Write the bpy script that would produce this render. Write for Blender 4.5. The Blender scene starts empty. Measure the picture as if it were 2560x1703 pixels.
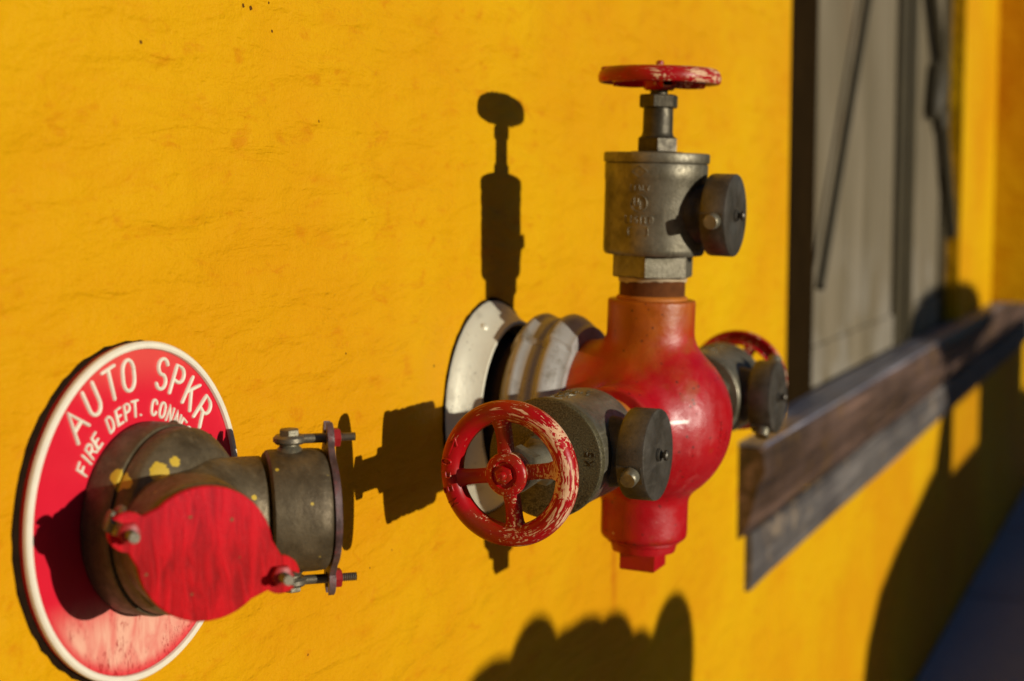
import bpy, math, random
import numpy as np
from mathutils import Vector, Matrix
R = math.radians
scene = bpy.context.scene
COL = scene.collection

# ---------------------------------------------------------------- camera
PSI, PIT = R(23.62), R(5.55)
fw = Vector((math.cos(PSI)*math.cos(PIT), math.sin(PSI)*math.cos(PIT), -math.sin(PIT)))
rt = Vector((math.sin(PSI), -math.cos(PSI), 0)); upv = rt.cross(fw)
cd = bpy.data.cameras.new("camera"); cam = bpy.data.objects.new("camera", cd); COL.objects.link(cam)
M = Matrix((rt, upv, -fw)).transposed().to_4x4(); M.translation = (0, -0.727, 1.48)
cam.matrix_world = M
cd.sensor_width = 36; cd.lens = 3886/2560*36
cd.clip_start = 0.05; cd.clip_end = 600
cd.dof.use_dof = True; cd.dof.focus_distance = 1.335; cd.dof.aperture_fstop = 4.1
cd.dof.aperture_blades = 9
scene.camera = cam

# ---------------------------------------------------------------- sky and sun
SAZ, SEL = R(9.3), R(8.3)
sun_dir = Vector((-math.sin(SAZ)*math.cos(SEL), -math.cos(SAZ)*math.cos(SEL), math.sin(SEL)))
w = bpy.data.worlds.new("World"); scene.world = w; w.use_nodes = True
nt = w.node_tree; nt.nodes.clear()
sky = nt.nodes.new("ShaderNodeTexSky"); sky.sky_type = 'NISHITA'; sky.sun_disc = False
sky.sun_elevation = SEL; sky.sun_rotation = math.pi + SAZ
sky.air_density = 1.0; sky.dust_density = 0.3; sky.ozone_density = 4.0
bg = nt.nodes.new("ShaderNodeBackground"); bg.inputs[1].default_value = 0.08
wo = nt.nodes.new("ShaderNodeOutputWorld")
nt.links.new(sky.outputs[0], bg.inputs[0]); nt.links.new(bg.outputs[0], wo.inputs[0])
sl = bpy.data.lights.new("sun", 'SUN'); sl.energy = 5.0; sl.angle = R(0.53); sl.color = (1.0, 0.93, 0.80)
so = bpy.data.objects.new("sun", sl); COL.objects.link(so)
so.rotation_euler = sun_dir.to_track_quat('Z', 'Y').to_euler(); so.location = (-2, -8, 4)
vs = scene.view_settings
vs.view_transform = 'Standard'; vs.look = 'None'; vs.exposure = -0.25; vs.gamma = 1.0; vs.use_curve_mapping = False

# ---------------------------------------------------------------- node helpers
class Mat:
    def __init__(s, name):
        s.m = bpy.data.materials.new(name); s.m.use_nodes = True
        s.t = s.m.node_tree; s.b = s.t.nodes["Principled BSDF"]
        s.tc = s.t.nodes.new("ShaderNodeTexCoord"); s.obj = s.tc.outputs["Object"]
    def n(s, kind, **kw):
        x = s.t.nodes.new(kind)
        for k, v in kw.items(): setattr(x, k, v)
        return x
    def put(s, sock, v):
        if isinstance(v, bpy.types.NodeSocket): s.t.links.new(v, sock)
        elif isinstance(v, (tuple, list)) and len(v) == 3 and sock.type == 'RGBA': sock.default_value = (*v, 1)
        else: sock.default_value = v
    def math(s, op, a, b=0.0, c=None, clamp=False):
        x = s.n("ShaderNodeMath", operation=op, use_clamp=clamp)
        s.put(x.inputs[0], a); s.put(x.inputs[1], b)
        if c is not None: s.put(x.inputs[2], c)
        return x.outputs[0]
    def xyz(s, v=None):
        x = s.n("ShaderNodeSeparateXYZ"); s.put(x.inputs[0], v or s.obj); return x.outputs
    def vec(s, x, y, z):
        c = s.n("ShaderNodeCombineXYZ"); s.put(c.inputs[0], x); s.put(c.inputs[1], y); s.put(c.inputs[2], z); return c.outputs[0]
    def map(s, scale=(1, 1, 1), loc=(0, 0, 0), rot=(0, 0, 0), v=None):
        x = s.n("ShaderNodeMapping"); s.put(x.inputs[0], v or s.obj)
        x.inputs["Location"].default_value = loc; x.inputs["Rotation"].default_value = rot; x.inputs["Scale"].default_value = scale
        return x.outputs[0]
    def noise(s, scale, detail=4, rough=0.55, v=None, dist=0.0):
        x = s.n("ShaderNodeTexNoise"); s.put(x.inputs["Vector"], v or s.obj)
        x.inputs["Scale"].default_value = scale; x.inputs["Detail"].default_value = detail
        x.inputs["Roughness"].default_value = rough; x.inputs["Distortion"].default_value = dist
        return x.outputs["Fac"]
    def vor(s, scale, v=None, rnd=1.0, feature='F1'):
        x = s.n("ShaderNodeTexVoronoi", feature=feature); s.put(x.inputs["Vector"], v or s.obj)
        x.inputs["Scale"].default_value = scale; x.inputs["Randomness"].default_value = rnd
        return x.outputs
    def step(s, f, lo, hi, a=0.0, b=1.0):
        x = s.n("ShaderNodeMapRange", interpolation_type='SMOOTHSTEP'); s.put(x.inputs[0], f)
        x.inputs[1].default_value = lo; x.inputs[2].default_value = hi; x.inputs[3].default_value = a; x.inputs[4].default_value = b
        return x.outputs[0]
    def mix(s, f, a, b, mode='MIX'):
        x = s.n("ShaderNodeMix", data_type='RGBA', blend_type=mode)
        s.put(x.inputs[0], f); s.put(x.inputs[6], a); s.put(x.inputs[7], b); return x.outputs[2]
    def bump(s, h, strength=0.5, dist=0.001, prev=None):
        x = s.n("ShaderNodeBump"); s.put(x.inputs["Height"], h)
        x.inputs["Strength"].default_value = strength; x.inputs["Distance"].default_value = dist
        if prev is not None: s.t.links.new(prev, x.inputs["Normal"])
        return x.outputs[0]
    def out(s, col=None, rough=None, metal=None, normal=None, spec=None):
        if col is not None: s.put(s.b.inputs["Base Color"], col)
        if rough is not None: s.put(s.b.inputs["Roughness"], rough)
        if metal is not None: s.put(s.b.inputs["Metallic"], metal)
        if spec is not None: s.put(s.b.inputs["Specular IOR Level"], spec)
        if normal is not None: s.t.links.new(normal, s.b.inputs["Normal"])
        return s.m

def simple(name, col, rough=0.5, metal=0.0, var=0.25, scale=60, bump=0.3, spec=0.35):
    m = Mat(name); f = m.noise(scale, 5); d = tuple(c*(1-var) for c in col); l = tuple(min(1, c*(1+var)) for c in col)
    return m.out(m.mix(f, d, l), rough, metal, m.bump(m.noise(scale*4, 3), bump, 0.0006), spec)

# ---------------------------------------------------------------- materials
SPECKS = [(1.1077, 1.6311, 0.00217), (1.119, 1.6306, 0.00248), (1.1468, 1.6376, 0.00155), (1.1512, 1.6142, 0.00155), (1.2272, 1.5411, 0.00155), (0.9692, 1.5899, 0.00186), (1.3148, 1.1105, 0.00112), (1.3608, 1.1186, 0.00124), (1.1966, 1.0563, 0.00136), (1.272, 1.3261, 0.00136), (1.4574, 1.2951, 0.00186)]   # little chips and spots of dirt on the wall (x, z, radius)
def mat_wall():
    m = Mat("yellow_painted_stucco")
    a = m.noise(1.3, 4, 0.6); streak = m.noise(1.0, 6, 0.62, v=m.map((7, 7, 30), rot=(0, R(7), 0)), dist=0.8)
    base = m.mix(m.step(a, 0.32, 0.7), (0.580, 0.252, 0.0), (0.630, 0.365, 0.0))
    base = m.mix(m.step(streak, 0.52, 0.78, 0, 0.42), base, (0.53, 0.175, 0.0))
    fine = m.noise(330, 4, 0.65)
    base = m.mix(m.step(fine, 0.50, 0.75, 0, 0.45), base, (0.51, 0.18, 0.0))
    mott = m.noise(1, 6, 0.68, v=m.map((22, 22, 44), rot=(0, R(9), 0)), dist=0.5)
    base = m.mix(m.step(mott, 0.54, 0.72, 0, 0.55), base, (0.50, 0.155, 0.0))
    sp = m.vor(26, v=m.map((1, 1, 1.15)))
    rad = m.math('MULTIPLY', m.step(m.noise(9.5, 2), 0.60, 0.72), 0.06)
    spots = m.math('LESS_THAN', m.math('ADD', sp[0], m.math('MULTIPLY', m.noise(300, 2), 0.035)), m.math('ADD', rad, 0.012))
    base = m.mix(m.math('MULTIPLY', spots, 0.75), base, (0.16, 0.035, 0.001))
    for px, pz, pr_ in SPECKS:
        dd = m.math('SQRT', m.math('ADD', m.math('POWER', m.math('SUBTRACT', m.xyz()[0], px), 2.0), m.math('POWER', m.math('SUBTRACT', m.xyz()[2], pz), 2.0)))
        dd = m.math('ADD', dd, m.math('MULTIPLY', m.math('SUBTRACT', m.noise(500, 2), 0.5), pr_*1.6))
        base = m.mix(m.step(dd, pr_*0.7, pr_, 0.9, 0), base, (0.05, 0.01, 0.003))
    # faint darker vertical streak low on the wall
    x, y, z = m.xyz()
    wob = m.math('MULTIPLY', m.noise(6, 3), 0.03)
    low_streak = m.step(m.math('ABSOLUTE', m.math('SUBTRACT', m.math('ADD', x, wob), 2.035)), 0.0, 0.018, 1, 0)
    low_streak = m.math('MULTIPLY', low_streak, m.math('MULTIPLY', m.step(z, 0.86, 0.93), m.step(z, 1.0, 1.1, 1, 0)))
    base = m.mix(m.math('MULTIPLY', low_streak, 0.55), base, (0.42, 0.10, 0.0006))
    pits = m.vor(75, v=m.map((1, 1, 1.7)))
    pit = m.math('MULTIPLY', m.step(pits[0], 0.05, 0.42, -1, 0), m.step(m.noise(11, 3), 0.5, 0.62))
    n1 = m.bump(m.noise(1.0, 4, 0.5, v=m.map((10, 10, 34), rot=(0, R(7), 0)), dist=0.35), 0.85, 0.0115, m.bump(m.noise(2.6, 3, 0.5), 0.6, 0.05))
    n2 = m.bump(m.noise(60, 5, 0.6), 0.7, 0.0030, n1)
    n3 = m.bump(pit, 0.35, 0.0016, n2)
    n4 = m.bump(m.noise(380, 3, 0.6), 0.8, 0.0010, n3)
    return m.out(base, 0.62, 0.0, n4, 0.12)

def worn(m, red, prim, lo, hi, streaky=True, side=0.085):
    x, y, z = m.xyz()
    ang = m.math('ARCTAN2', y, x); rr = m.math('SQRT', m.math('ADD', m.math('MULTIPLY', x, x), m.math('MULTIPLY', y, y)))
    sv = m.vec(m.math('MULTIPLY', m.math('ABSOLUTE', ang), 0.007), rr, z)
    f = m.noise(520, 6, 0.6, v=sv, dist=0.6); f2 = m.noise(330, 5, 0.65, dist=0.3); f3 = m.noise(38, 3)
    blotch = m.step(m.noise(30, 2), 0.40, 0.60)
    patt = m.mix(blotch, f2, f)
    t = m.n("ShaderNodeRGBToBW"); m.put(t.inputs[0], patt)
    bias = m.math('MULTIPLY', m.math('DIVIDE', x, 0.056), side)
    v = m.math('ADD', m.math('ADD', t.outputs[0], bias), m.math('MULTIPLY', m.math('SUBTRACT', f3, 0.5), 0.42))
    return m.step(v, lo, hi), sv

def mat_wheel():
    m = Mat("worn_red_handwheel_paint")
    mask, sv = worn(m, None, None, 0.590, 0.612)
    red = m.mix(m.noise(45, 4), (0.24, 0.001, 0.002), (0.44, 0.003, 0.007))
    old = m.mix(m.step(m.noise(25, 3), 0.45, 0.7), red, (0.22, 0.02, 0.003))
    prim = m.mix(m.noise(160, 4), (0.50, 0.27, 0.13), (0.74, 0.50, 0.32))
    col = m.mix(mask, old, prim)
    nb = m.bump(mask, 0.35, -0.0004)
    nb = m.bump(m.noise(260, 4), 0.25, 0.0005, nb)
    return m.out(col, m.mix(mask, (0.36,)*3, (0.6,)*3), 0.0, nb, 0.30)

def mat_redbody():
    m = Mat("weathered_red_cast_body")
    x, y, z = m.xyz()
    base = m.mix(m.noise(22, 5), (0.28, 0.0008, 0.003), (0.46, 0.0015, 0.006))
    # sun-faded orange on the upper casting
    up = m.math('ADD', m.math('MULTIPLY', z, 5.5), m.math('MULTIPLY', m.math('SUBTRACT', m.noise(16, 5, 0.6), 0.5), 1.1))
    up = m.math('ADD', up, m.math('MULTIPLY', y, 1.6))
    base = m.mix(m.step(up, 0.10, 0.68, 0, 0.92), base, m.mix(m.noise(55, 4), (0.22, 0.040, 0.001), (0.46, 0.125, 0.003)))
    # dusty pale scuffs, brushed down the bulb
    sc = m.noise(1.0, 5, 0.6, v=m.map((95, 95, 13)), dist=0.6)
    area = m.math('MULTIPLY', m.step(m.noise(17, 3), 0.42, 0.62), m.step(y, -0.02, -0.08))
    base = m.mix(m.math('MULTIPLY', m.math('MULTIPLY', m.step(sc, 0.50, 0.75), area), 0.55), base, (0.58, 0.15, 0.13))
    och = m.math('MULTIPLY', m.step(m.noise(24, 4), 0.58, 0.70), 0.40)
    base = m.mix(och, base, (0.24, 0.075, 0.004))
    sp = m.math('MULTIPLY', m.step(m.math('ADD', m.vor(105)[0], m.math('MULTIPLY', m.noise(400, 2), 0.12)), 0.16, 0.24, 1, 0), m.step(m.noise(15, 2), 0.44, 0.52))
    base = m.mix(m.math('MULTIPLY', sp, 0.85), base, (0.045, 0.010, 0.004))
    wh = m.math('MULTIPLY', m.step(m.vor(48)[0], 0.055, 0.075, 1, 0), m.step(m.noise(9, 2), 0.55, 0.6))
    base = m.mix(wh, base, (0.7, 0.5, 0.4))
    v_ = m.n("ShaderNodeVectorMath", operation='SUBTRACT'); m.put(v_.inputs[0], m.obj); v_.inputs[1].default_value = (-0.0717, -0.0550, 0.0080)
    q = m.xyz(v_.outputs[0])
    k_ = m.math('MULTIPLY', m.step(m.math('ABSOLUTE', q[2]), 0.0014, 0.0020, 1, 0), m.step(m.math('ABSOLUTE', q[1]), 0.010, 0.012, 1, 0))
    k_ = m.math('MULTIPLY', k_, m.step(m.math('ABSOLUTE', q[0]), 0.02, 0.03, 1, 0))
    base = m.mix(k_, base, (0.75, 0.62, 0.55))
    nb = m.bump(m.noise(160, 5, 0.65), 0.35, 0.0012)
    nb = m.bump(m.noise(34, 3), 0.3, 0.002, nb)
    return m.out(base, m.step(m.noise(60, 3), 0.3, 0.7, 0.32, 0.50), 0.0, nb, 0.5)

def mat_brass(name, dark, light, splash=0.0, rough=(0.38, 0.6), metal=0.65, grime=(0.03, 0.022, 0.008), spots=()):
    m = Mat(name)
    f = m.noise(34, 6, 0.65); g = m.noise(140, 4, 0.7)
    c = m.mix(m.step(f, 0.3, 0.7), dark, light)
    c = m.mix(m.step(g, 0.45, 0.8, 0, 0.5), c, grime)
    streak = m.noise(1, 4, 0.6, v=m.map((150, 150, 25)))
    c = m.mix(m.step(streak, 0.5, 0.8, 0, 0.35), c, tuple(min(1, k*1.9) for k in light))
    met = metal
    if splash > 0:
        sp = m.math('MULTIPLY', m.step(m.vor(62)[0], 0.09, 0.12, 1, 0), m.step(m.noise(20, 2), 0.62-splash, 0.66-splash))
        c = m.mix(sp, c, (0.52, 0.36, 0.03)); met = m.math('MULTIPLY', m.math('SUBTRACT', 1.0, sp), metal)
    for p, sc, r_ in spots:
        v_ = m.n("ShaderNodeVectorMath", operation='SUBTRACT'); m.put(v_.inputs[0], m.obj); v_.inputs[1].default_value = p
        w_ = m.n("ShaderNodeVectorMath", operation='MULTIPLY'); m.put(w_.inputs[0], v_.outputs[0]); w_.inputs[1].default_value = sc
        l_ = m.n("ShaderNodeVectorMath", operation='LENGTH'); m.put(l_.inputs[0], w_.outputs[0])
        q = m.math('ADD', l_.outputs["Value"], m.math('MULTIPLY', m.math('SUBTRACT', m.noise(260, 3), 0.5), r_*0.9))
        k_ = m.step(q, r_*0.93, r_*1.02, 1, 0)
        c = m.mix(k_, c, (0.50, 0.33, 0.02)); met = m.math('MULTIPLY', m.math('SUBTRACT', 1.0, k_), met)
    nb = m.bump(m.noise(420, 4, 0.7), 0.5, 0.0006); nb = m.bump(m.noise(50, 4), 0.3, 0.0015, nb)
    return m.out(c, m.step(g, 0.3, 0.7, rough[0], rough[1]), met, nb, 0.5)

def mat_lid():
    m = Mat("rough_cast_valve_lid")
    g = m.noise(700, 3, 0.7); f = m.noise(36, 6, 0.7)
    c = m.mix(m.step(g, 0.35, 0.7), (0.030, 0.024, 0.010), (0.16, 0.135, 0.065))
    c = m.mix(m.step(f, 0.42, 0.66, 0, 0.55), c, (0.095, 0.08, 0.035))
    low = m.step(m.xyz()[1], -0.055, -0.005, 1, 0)
    blot = m.math('MULTIPLY', m.step(m.noise(210, 6, 0.75), 0.50, 0.56), low)
    c = m.mix(m.math('MULTIPLY', blot, 0.9), c, (0.012, 0.010, 0.004))
    nb = m.bump(g, 0.6, 0.0005); nb = m.bump(m.noise(60, 4), 0.3, 0.001, nb)
    return m.out(c, 0.55, 0.45, nb)

def mat_plate():
    m = Mat("red_enamel_sign")
    x, y, z = m.xyz()
    base = m.mix(m.noise(28, 4), (0.56, 0.007, 0.022), (0.66, 0.013, 0.034))
    rr = m.math('SQRT', m.math('ADD', m.math('MULTIPLY', x, x), m.math('MULTIPLY', z, z)))
    edge = m.step(rr, 0.098, 0.119)
    chalk = m.step(z, -0.045, -0.085, 0, 1)
    ch = m.math('MULTIPLY', chalk, m.step(m.noise(1, 5, 0.6, v=m.map((60, 60, 26)), dist=1.0), 0.30, 0.66, 1, 0.5))
    ch = m.math('MULTIPLY', ch, m.step(rr, 0.112, 0.122, 1, 0.15))
    col = m.mix(m.math('MULTIPLY', ch, 0.95), base, (0.74, 0.40, 0.28))
    scr = m.math('MULTIPLY', m.math('MULTIPLY', m.step(m.noise(1, 6, 0.7, v=m.map((330, 330, 90)), dist=1.6), 0.54, 0.60), chalk),
                 m.step(m.noise(26, 2), 0.42, 0.50))
    col = m.mix(m.math('MULTIPLY', scr, 0.85), col, (0.33, 0.006, 0.008))
    fade = m.math('MULTIPLY', m.step(z, 0.085, 0.12), 0.35)
    col = m.mix(fade, col, (0.68, 0.16, 0.10))
    return m.out(col, 0.40, 0, m.bump(m.noise(90, 4), 0.3, 0.0008), 0.45)

def mat_cap():
    m = Mat("brushed_red_cap_paint")
    a = m.noise(1, 5, 0.6, v=m.map((120, 120, 22), rot=(0, 0, R(0))), dist=1.0)
    c = m.mix(m.step(a, 0.30, 0.68), (0.27, 0.0, 0.001), (0.54, 0.001, 0.006))
    c = m.mix(m.math('MULTIPLY', m.step(m.noise(240, 4, 0.7), 0.60, 0.74), 0.20), c, (0.62, 0.05, 0.06))
    up = m.step(m.xyz()[2], -0.01, 0.05)
    c = m.mix(m.math('MULTIPLY', up, 0.12), c, (0.62, 0.030, 0.085))
    chip = m.step(m.math('SUBTRACT', m.vor(40)[0], m.math('MULTIPLY', m.noise(400, 3), 0.10)), -0.02, 0.015, 1, 0)
    c = m.mix(chip, c, (0.12, 0.09, 0.03))
    return m.out(c, 0.5, 0, m.bump(a, 0.5, 0.0012, m.bump(m.noise(200, 4), 0.3, 0.0005)), 0.12)

def mat_alu(name, c0, c1, stain=0.5):
    m = Mat(name)
    c = m.mix(m.noise(30, 5), c0, c1)
    st = m.step(m.noise(45, 5, 0.7), 0.50, 0.72, 0, stain)
    c = m.mix(st, c, (0.12, 0.095, 0.05))
    sp = m.math('MULTIPLY', m.step(m.vor(150)[0], 0.1, 0.18, 1, 0), m.step(m.noise(24, 2), 0.52, 0.58))
    c = m.mix(m.math('MULTIPLY', sp, 0.6), c, (0.10, 0.07, 0.03))
    return m.out(c, 0.45, 0.25, m.bump(m.noise(230, 4, 0.6), 0.4, 0.0007), 0.5)

def mat_board():
    m = Mat("weathered_grey_board")
    g = m.noise(1, 6, 0.6, v=m.map((12, 12, 1.2)), dist=0.6)
    c = m.mix(m.step(g, 0.25, 0.75), (0.100, 0.076, 0.036), (0.185, 0.148, 0.090))
    c = m.mix(m.step(m.noise(2.2, 4, 0.6), 0.5, 0.75, 0, 0.6), c, (0.13, 0.085, 0.040))
    z = m.xyz()[2]
    pale = m.math('MULTIPLY', m.step(z, 1.45, 1.08), m.step(m.noise(5, 3), 0.42, 0.6))
    c = m.mix(m.math('MULTIPLY', pale, 0.5), c, (0.25, 0.225, 0.18))
    return m.out(c, 0.65, 0, m.bump(g, 0.4, 0.002))

def mat_ground(name, a, b, sc):
    m = Mat(name)
    c = m.mix(m.noise(sc, 6, 0.7), a, b)
    c = m.mix(m.step(m.noise(0.8, 4), 0.45, 0.7, 0, 0.4), c, tuple(k*0.6 for k in a))
    return m.out(c, 0.85, 0, m.bump(m.noise(sc*3, 5, 0.7), 0.6, 0.004))

WALL = mat_wall(); WHEEL = mat_wheel(); RED = mat_redbody()
BRONZE = mat_brass("dark_bronze", (0.062, 0.042, 0.018), (0.140, 0.105, 0.057), 0.06, (0.42, 0.62), 0.45, (0.022, 0.014, 0.005),
    spots=[((0.0237, -0.1273, 0.0104), (1, 1, 1), 0.0052), ((-0.066, -0.0335, 0.044), (2.0, 1, 0.5), 0.0085), ((-0.066, -0.040, 0.033), (2.2, 1, 0.4), 0.0060), ((-0.050, -0.055, 0.046), (1.1, 1, 1.0), 0.0080), ((-0.036, -0.058, 0.050), (1, 1, 1), 0.0060), ((0.012, -0.095, 0.020), (1, 1, 1), 0.0024), ((0.004, -0.13, -0.02), (3, 1, 0.3), 0.0030)])
GREYBR = mat_brass("grey_cast_brass", (0.110, 0.094, 0.056), (0.215, 0.192, 0.135), 0.0, (0.36, 0.55), 0.6, (0.05, 0.042, 0.022))
CAPBR = mat_brass("blackened_cap", (0.055, 0.045, 0.030), (0.11, 0.095, 0.075), 0.0, (0.35, 0.5), 0.5, (0.02, 0.017, 0.01))
DARKBR = mat_brass("dark_stem_metal", (0.035, 0.028, 0.016), (0.085, 0.072, 0.045), 0.0, (0.35, 0.55), 0.6, (0.012, 0.009, 0.005))
LID = mat_lid(); PLATE = mat_plate(); CAPRED = mat_cap()
CAPEDGE = mat_brass("worn_red_edge", (0.05, 0.025, 0.022), (0.15, 0.10, 0.095), 0.0, (0.4, 0.6), 0.3, (0.22, 0.01, 0.01))
WHITEP = simple("white_raised_paint", (0.72, 0.66, 0.52), 0.45, 0, 0.12, 80, 0.2)
COUP = mat_alu("silver_coupling_paint", (0.29, 0.275, 0.24), (0.42, 0.41, 0.38), 0.6)
DISH = mat_alu("galvanised_escutcheon", (0.56, 0.53, 0.40), (0.72, 0.69, 0.54), 0.30)
PIPE = simple("rusty_pipe", (0.035, 0.018, 0.009), 0.7, 0.2, 0.5, 60)
RUST = simple("rusty_orange_thread", (0.15, 0.05, 0.012), 0.65, 0.2, 0.6, 90)
ORANGE = simple("orange_rust_primer", (0.42, 0.13, 0.012), 0.6, 0.0, 0.35, 60)
TAPE = simple("white_sealing_tape", (0.40, 0.30, 0.18), 0.6, 0, 0.85, 40)
STEEL = simple("zinc_bolt", (0.19, 0.165, 0.12), 0.42, 0.75, 0.35, 120)
NUTRED = simple("overpainted_red_nut", (0.30, 0.012, 0.012), 0.45, 0, 0.4, 120)
GAP = simple("dark_gap", (0.014, 0.007, 0.003), 0.95, 0, 0.6, 90, 0.3, 0.05)  # near-black ring colour behind the plate and dish edges
BOARD = mat_board()
FRAME = simple("dark_stained_frame", (0.014, 0.0075, 0.002), 0.9, 0, 0.5, 12, 0.3, 0.02)
MULL = simple("olive_painted_mullion", (0.045, 0.034, 0.014), 0.6, 0, 0.4, 10)
ROD = simple("dark_iron_rod", (0.040, 0.031, 0.014), 0.6, 0.1, 0.3, 30)
def mat_sill(name, c0, c1, c2):
    m = Mat(name)
    c = m.mix(m.step(m.noise(3.5, 5, 0.6), 0.35, 0.65), c0, c1)
    c = m.mix(m.step(m.noise(9, 4, 0.6), 0.55, 0.68, 0, 0.7), c, c2)
    st = m.noise(1, 4, 0.6, v=m.map((1.6, 40, 40)))
    c = m.mix(m.step(st, 0.5, 0.68, 0, 0.7), c, tuple(min(1, k*2.2) for k in c1))
    c = m.mix(m.step(st, 0.46, 0.34, 0, 0.7), c, tuple(k*0.35 for k in c0))
    return m.out(c, 0.5, 0.0, m.bump(m.noise(22, 5), 0.5, 0.004), 0.5)
SILL = mat_sill("brown_painted_sill", (0.040, 0.020, 0.009), (0.090, 0.052, 0.036), (0.11, 0.055, 0.008))
SILLTOP = mat_sill("sky_tinted_sill_top", (0.10, 0.105, 0.15), (0.17, 0.165, 0.19), (0.20, 0.14, 0.11))  # blue-grey stands for reflected sky, put into the base colour
APRON = mat_sill("grey_lead_apron", (0.055, 0.047, 0.045), (0.100, 0.088, 0.078), (0.26, 0.19, 0.12))
PAVE = mat_ground("shade_blue_pavement", (0.19, 0.21, 0.30), (0.32, 0.33, 0.40), 22)  # blue of the skylit shade is mixed into the paving colour
ROAD = mat_ground("asphalt", (0.035, 0.035, 0.037), (0.065, 0.063, 0.06), 60)
KERB = mat_ground("kerb_stone", (0.18, 0.17, 0.15), (0.3, 0.28, 0.25), 15)
EARTH = mat_ground("dry_ground", (0.10, 0.085, 0.06), (0.18, 0.15, 0.11), 0.5)

# ---------------------------------------------------------------- object helpers
def meshdata(name, V, F, mat, smooth=True, sharp=R(38)):
    me = bpy.data.meshes.new(name); me.from_pydata([tuple(v) for v in V], [], F)
    me.materials.append(mat); me.validate()
    import bmesh
    bm = bmesh.new(); bm.from_mesh(me); bmesh.ops.recalc_face_normals(bm, faces=bm.faces)
    if smooth:
        for f in bm.faces: f.smooth = True
        for e in bm.edges:
            if len(e.link_faces) == 2 and e.calc_face_angle(0) > sharp: e.smooth = False
    bm.to_mesh(me); bm.free()
    return me
def obj(name, VF, mat, parent=None, smooth=True, sharp=R(38), label=None):
    o = bpy.data.objects.new(name, meshdata(name, VF[0], VF[1], mat, smooth, sharp)); COL.objects.link(o)
    if parent is not None: o.parent = parent
    if label: o["label"] = label
    return o
def thing(name, label, cat, mat=None, group=None):
    o = bpy.data.objects.new(name, None); COL.objects.link(o); o.empty_display_size = 0.02
    if mat is not None: o.matrix_world = mat
    o["label"] = label; o["category"] = cat
    if group: o["group"] = group
    return o
def tag(o, label, cat, group=None):
    o["label"] = label; o["category"] = cat
    if group: o["group"] = group
    return o
def structure(o): o["kind"] = "structure"; return o

def join(*parts):
    V, F = [], []
    for v, f in parts:
        k = len(V); V += [tuple(p) for p in v]; F += [tuple(i+k for i in q) for q in f]
    return V, F
def basis(axis):
    a = Vector(axis).normalized(); t = Vector((0, 0, 1)) if abs(a.z) < 0.9 else Vector((1, 0, 0))
    u = t.cross(a).normalized(); return u, a.cross(u), a
def lathe(prof, o=(0, 0, 0), axis=(0, 0, 1), seg=64, fn=None, close=True, rot=0.0, uv=None):
    """prof: list of (r, h) along axis"""
    u, v, a = uv if uv else basis(axis); o = Vector(o); V, F = [], []
    for r, h in prof:
        for i in range(seg):
            t = rot+2*math.pi*i/seg; rr = r if fn is None else fn(r, h, t)
            V.append(o+u*(rr*math.cos(t))+v*(rr*math.sin(t))+a*h)
    n = len(prof)
    for j in range(n-1):
        for i in range(seg):
            k = (i+1) % seg; F.append((j*seg+i, j*seg+k, (j+1)*seg+k, (j+1)*seg+i))
    if close:
        F.append(tuple(range(seg-1, -1, -1))); F.append(tuple((n-1)*seg+i for i in range(seg)))
    return V, F
def cyl(r, p0, p1, seg=24, ch=0.0):
    p0, p1 = Vector(p0), Vector(p1); L = (p1-p0).length
    pr = [(r, 0), (r, L)] if ch <= 0 else [(r-ch, 0), (r-ch*0.3, ch*0.3), (r, ch), (r, L-ch), (r-ch*0.3, L-ch*0.3), (r-ch, L)]
    return lathe(pr, p0, p1-p0, seg)
def hexp(R_, h0, h1, o=(0, 0, 0), axis=(0, 0, 1), ch=0.001, rot=0.0, n=6, uv=None):
    return lathe([(R_-ch*1.5, h0), (R_, h0+ch), (R_, h1-ch), (R_-ch*1.5, h1)], o, axis, n, rot=rot, uv=uv)
def box(x0, x1, y0, y1, z0, z1):
    V = [(x, y, z) for x in (x0, x1) for y in (y0, y1) for z in (z0, z1)]
    return V, [(0, 1, 3, 2), (4, 6, 7, 5), (0, 4, 5, 1), (2, 3, 7, 6), (0, 2, 6, 4), (1, 5, 7, 3)]
def xf(VF, Mx):
    return [tuple(Mx @ Vector(p)) for p in VF[0]], VF[1]
def frame_matrix(o, x, y, z):
    m = Matrix((Vector(x), Vector(y), Vector(z))).transposed().to_4x4(); m.translation = Vector(o); return m

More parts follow.
